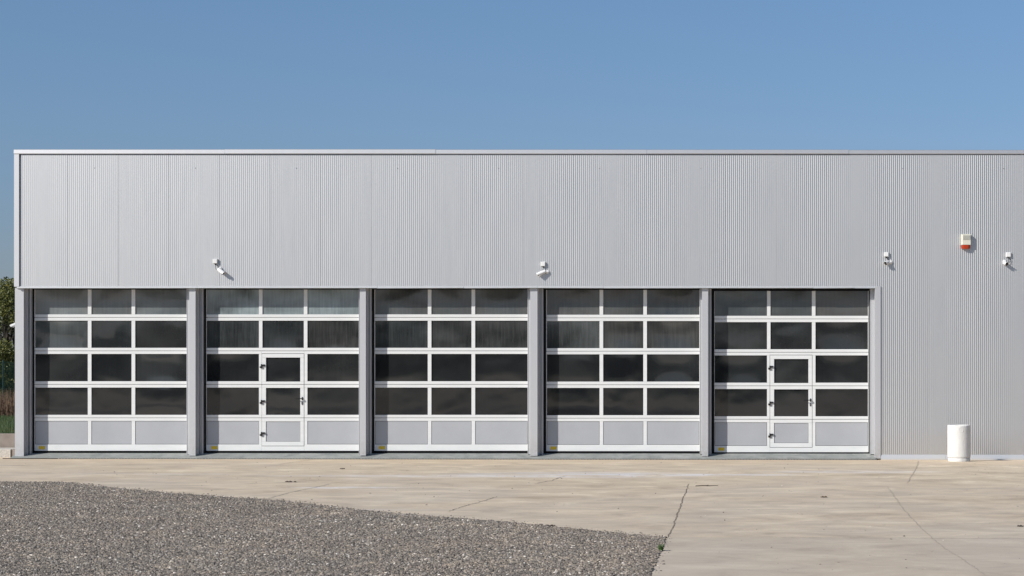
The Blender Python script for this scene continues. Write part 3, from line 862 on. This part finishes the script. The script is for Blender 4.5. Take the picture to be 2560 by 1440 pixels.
# ------------------------------------------------------------------ left background
TZ = .49
tag(sheet('grass_terrace', [-120, -60, -30, -20, wx(37) - .05], [1.75, 5, 12, 20, 60, 140], lambda x, y: TZ + .012*max(0, y-5)*.3, simple('turf', (.05,.075,.025), .95, 0, .35, 3)), kind='structure')
mc = M('rough_concrete_wall', rough=.9); mc.color(mc.ramp(mc.noise(2.5, 6, .65), [(.3,(.20,.165,.14)),(.7,(.30,.255,.22))])); mc.bump(mc.noise(20,4),.4,.01)
mb = MB(); mb.box(-60, wx(37) - .03, 1.5, 1.745, -.1, TZ + .03, .01)
o = mb.build('retaining_wall', mc.m); tag(o, 'low brown grey concrete retaining wall holding the lawn left of the hall', 'retaining wall')
mc2 = M('speckled_concrete', rough=.9); mc2.color(mc2.ramp(mc2.noise(45, 4, .7), [(.35,(.33,.30,.26)),(.5,(.50,.47,.42)),(.65,(.60,.56,.50))])); mc2.bump(mc2.noise(40,4),.6,.01)
K = empty('stepped_kerb', (wx(20,.5), .5, 0), 'pale speckled concrete kerb block below the retaining wall by the hall corner', 'kerb')
mb = MB(); mb.box(-60 - K.location.x, wx(26.5,.5) - K.location.x, 0, .9, -.05, .20, .008); mb.build('block', mc2.m, K)
mb = MB(); mb.box(wx(26.8,.5) - K.location.x, wx(36,.5) + .01 - K.location.x, .03, .9, -.05, .195, .008); mb.build('end_block', mc.m, K)

# grass blades
def blades(name, n, xr, yr, zf, hr, cols, seed, lean=.5, wdt=.006):
    rn = random.Random(seed); b = MB(); mats = []
    vs, fs = [], []
    for i in range(n):
        x, y = rn.uniform(*xr), rn.uniform(*yr); h = rn.uniform(*hr); a = rn.uniform(0, 6.28); z = zf(x, y)
        dx, dy = math.cos(a)*h*lean*rn.random(), math.sin(a)*h*lean*rn.random(); wx_, wy_ = wdt*math.sin(a), wdt*math.cos(a)
        k = len(vs); vs += [(x-wx_, y-wy_, z), (x+wx_, y+wy_, z), (x+dx, y+dy, z+h)]; fs.append((k, k+1, k+2))
    b.v, b.f = vs, fs
    return b.build(name, cols)
mg = M('grass_blade', rough=.7); mg.color(mg.ramp(mg.noise(1.2, 5, .7), [(.3,(.032,.065,.024)),(.55,(.055,.09,.028)),(.75,(.13,.125,.04))]))
o = blades('grass', 60000, (-26, -16.9), (1.8, 16), lambda x, y: TZ, (.05, .16), mg.m, 3); tag(o, 'mown green grass on the terrace left of the hall', 'grass', kind='stuff')
mr = M('dry_reed', rough=.85); mr.color(mr.ramp(mr.noise(5, 5, .7), [(.3,(.09,.055,.035)),(.55,(.20,.13,.085)),(.75,(.30,.22,.13))]))
o = blades('dry_reeds', 26000, (-38, -14), (14.2, 16.2), lambda x, y: TZ, (.35, .95), mr.m, 4, .25, .010); tag(o, 'dry brown reeds and weeds along the foot of the green fence', 'reeds', kind='stuff')

# fence
FN = empty('mesh_fence', (-25, 16.8, TZ), 'dark green wire mesh fence behind the dry reeds, left of the hall', 'fence')
mgf = simple('fence_green', (.010,.045,.036), .5, 0, .15, 5)
for i in range(11):
    mb = MB(); xx = -13 + 2.5*i
    mb.tube([(xx, 0, -.05), (xx, 0, 1.72)], .024, 8); mb.tube([(xx, 0, 1.7205), (xx, 0, 1.735)], [.028, .018], 8)
    mb.build('post', mgf, FN)
mb = MB(); x = -13.0; hgt = 1.66; sp = .055; w = .0027
def strip(a, b_):
    a, b_ = Vector(a), Vector(b_); t = (b_-a).normalized(); s = Vector((-t.z, 0, t.x))*w
    f = Vector((0, -w, 0))
    mb.add([a+s, a+f, a-s, a-f, b_+s, b_+f, b_-s, b_-f], [(0,1,5,4),(1,2,6,5),(2,3,7,6),(3,0,4,7)])
while x < 12:
    strip((x, -.03, .03), (min(12, x+hgt), -.03, .03+min(hgt, 12-x)))
    if x+hgt <= 12: strip((x+hgt, -.036, .03), (x, -.036, .03+hgt))
    x += sp
for zz in (.03, .85, 1.68): strip((-13, -.045, zz), (12, -.045, zz))
mb.build('wire_mesh', mgf, FN)

# trees: trunk, limbs and thousands of leaf-sized faces in clumps
def make_tree(seed, h, r, dens, label):
    rn = random.Random(seed)
    root = empty('broadleaf_tree', (0,0,0), label, 'tree', 'trees behind the mesh fence')
    mb = MB()
    tr = [(0,0,-.1), (rn.uniform(-.05,.05), .03, h*.25), (rn.uniform(-.15,.15), rn.uniform(-.1,.1), h*.55), (rn.uniform(-.2,.2), 0, h*.9)]
    mb.tube(tr, [.11, .09, .06, .02], 8)
    clumps = []
    for i in range(34):
        z = h*rn.uniform(.06, .98); a = rn.uniform(0, 6.28)
        rr = r*math.sin(math.pi*min(1, max(.22, (z/h)*.8+.16)))**.6*rn.uniform(.35, 1)
        c = Vector((math.cos(a)*rr, math.sin(a)*rr, z)); clumps.append((c, rn.uniform(.35, .62)*r*.55))
        t = Vector((0, 0, z*.6)); mb.tube([t, (t+c)/2 + Vector((0,0,.1)), c], [.022, .012, .004], 5)
    mb.build('trunk', MAT['bark'], root, True)
    b = MB(); vs, fs = [], []
    for c, cr_ in clumps:
        for k in range(dens):
            d = Vector((rn.gauss(0,1), rn.gauss(0,1), rn.gauss(0,.85))); d = d/d.length*cr_*rn.random()**.45
            p = c + d; s = rn.uniform(.025, .055)
            u = Vector((rn.gauss(0,1), rn.gauss(0,1), rn.gauss(0,1))).normalized(); v = u.orthogonal().normalized()
            v = (Matrix.Rotation(rn.uniform(0, 6.28), 3, u) @ v)
            k0 = len(vs); wv = u.cross(v)*s*.5
            vs += [p - v*s, p + wv, p + v*s, p - wv]; fs.append((k0, k0+1, k0+2, k0+3))
    b.v, b.f = [tuple(q) for q in vs], fs
    b.build('crown', MAT['leaf'], root)
    return root
MAT['bark'] = simple('bark', (.06,.05,.038), .9, 0, .3, 12)
ml = M('tree_leaf', rough=.6); rl = ml.noise(6, 4, .7)
ml.color(ml.ramp(rl, [(.3,(.035,.05,.010)),(.48,(.08,.095,.016)),(.62,(.18,.17,.03)),(.8,(.24,.15,.04))]))
MAT['leaf'] = ml.m
T1 = make_tree(1, 4.3, 1.6, 800, 'dense green tree rising over the fence nearest the left picture edge')
T2 = make_tree(2, 4.7, 1.8, 800, 'x')
pl = [(T1, -24.9, 22.0, 0, 1.0, 'dense green tree rising over the fence at the left picture edge'),
      (T2, -22.6, 23.5, 1.2, 1.0, 'leafy green tree behind the fence, partly hidden by the hall corner')]
TL = [(-27.4, 23.2, 2.1, 1.02), (-25.8, 25.4, 4.0, .93), (-20.2, 23.0, 3.0, .9), (-30.2, 23.5, 5.1, 1.05)]
for t, x, y, r, s, lb in pl:
    t.location = (x, y, TZ); t.rotation_euler = (0,0,r); t.scale = (s,)*3; t['label'] = lb
for i, (x, y, r, s) in enumerate(TL):
    t = copy_tree((T1, T2)[i % 2]); t.location = (x, y, TZ); t.rotation_euler = (0,0,r); t.scale = (s,)*3
    t['label'] = ('bushy tree beyond the left picture edge behind the fence', 'shadowed tree filling the gap behind the front row of trees',
                  'tree hidden behind the hall corner', 'outermost tree at the left end of the fence')[i]

# low bushes between the fence and the trees
def make_bush(seed):
    o = make_tree(seed, 2.3, 1.5, 620, 'x'); o.name = 'broad_shrub'; o['category'] = 'shrub'; o['group'] = 'shrubs behind the mesh fence'
    return o
B1 = make_bush(21)
for i, (x, y, rr, lb) in enumerate([(-24.1, 18.9, 0, 'low dense shrub right behind the green mesh fence at the left picture edge'),
        (-26.3, 19.2, 1.3, 'low shrub behind the fence just beyond the left picture edge'),
        (-22.0, 19.0, 2.9, 'low shrub behind the fence next to the hall corner'),
        (-24.9, 20.6, 4.4, 'shrub in the second row, under the trees behind the fence')]):
    o = B1 if i == 0 else copy_tree(B1)
    o.location = (x, y, TZ); o.rotation_euler = (0, 0, rr); o['label'] = lb

# dark wood added out of view behind the camera for the panes to reflect
b = MB(); rn = random.Random(8)
x = -160
while x < 160:
    w = rn.uniform(5, 9); h = rn.uniform(4.6, 7.8); y = -150 + rn.uniform(-5, 5)
    rows_ = 5; n = 9; vs = []
    for j in range(rows_+1):
        t = j/rows_; r = w*.62*(1-t**2.4)**.5 if t < 1 else .02
        for i in range(n):
            a = 2*math.pi*i/n; q = 1 + .25*rn.uniform(-1, 1)
            vs.append((x + r*math.cos(a)*q, y + r*math.sin(a)*q, -.1 + h*t))
    b.add(vs, [(j*n+i, j*n+(i+1) % n, (j+1)*n+(i+1) % n, (j+1)*n+i) for j in range(rows_) for i in range(n)])
    x += w*.6
o = b.build('added_wood', simple('added_foliage', (.035,.05,.02), .9, 0, .4, .6)); tag(o, 'unseen dark wood added behind the viewer for the panes to reflect', 'wood', kind='stuff')
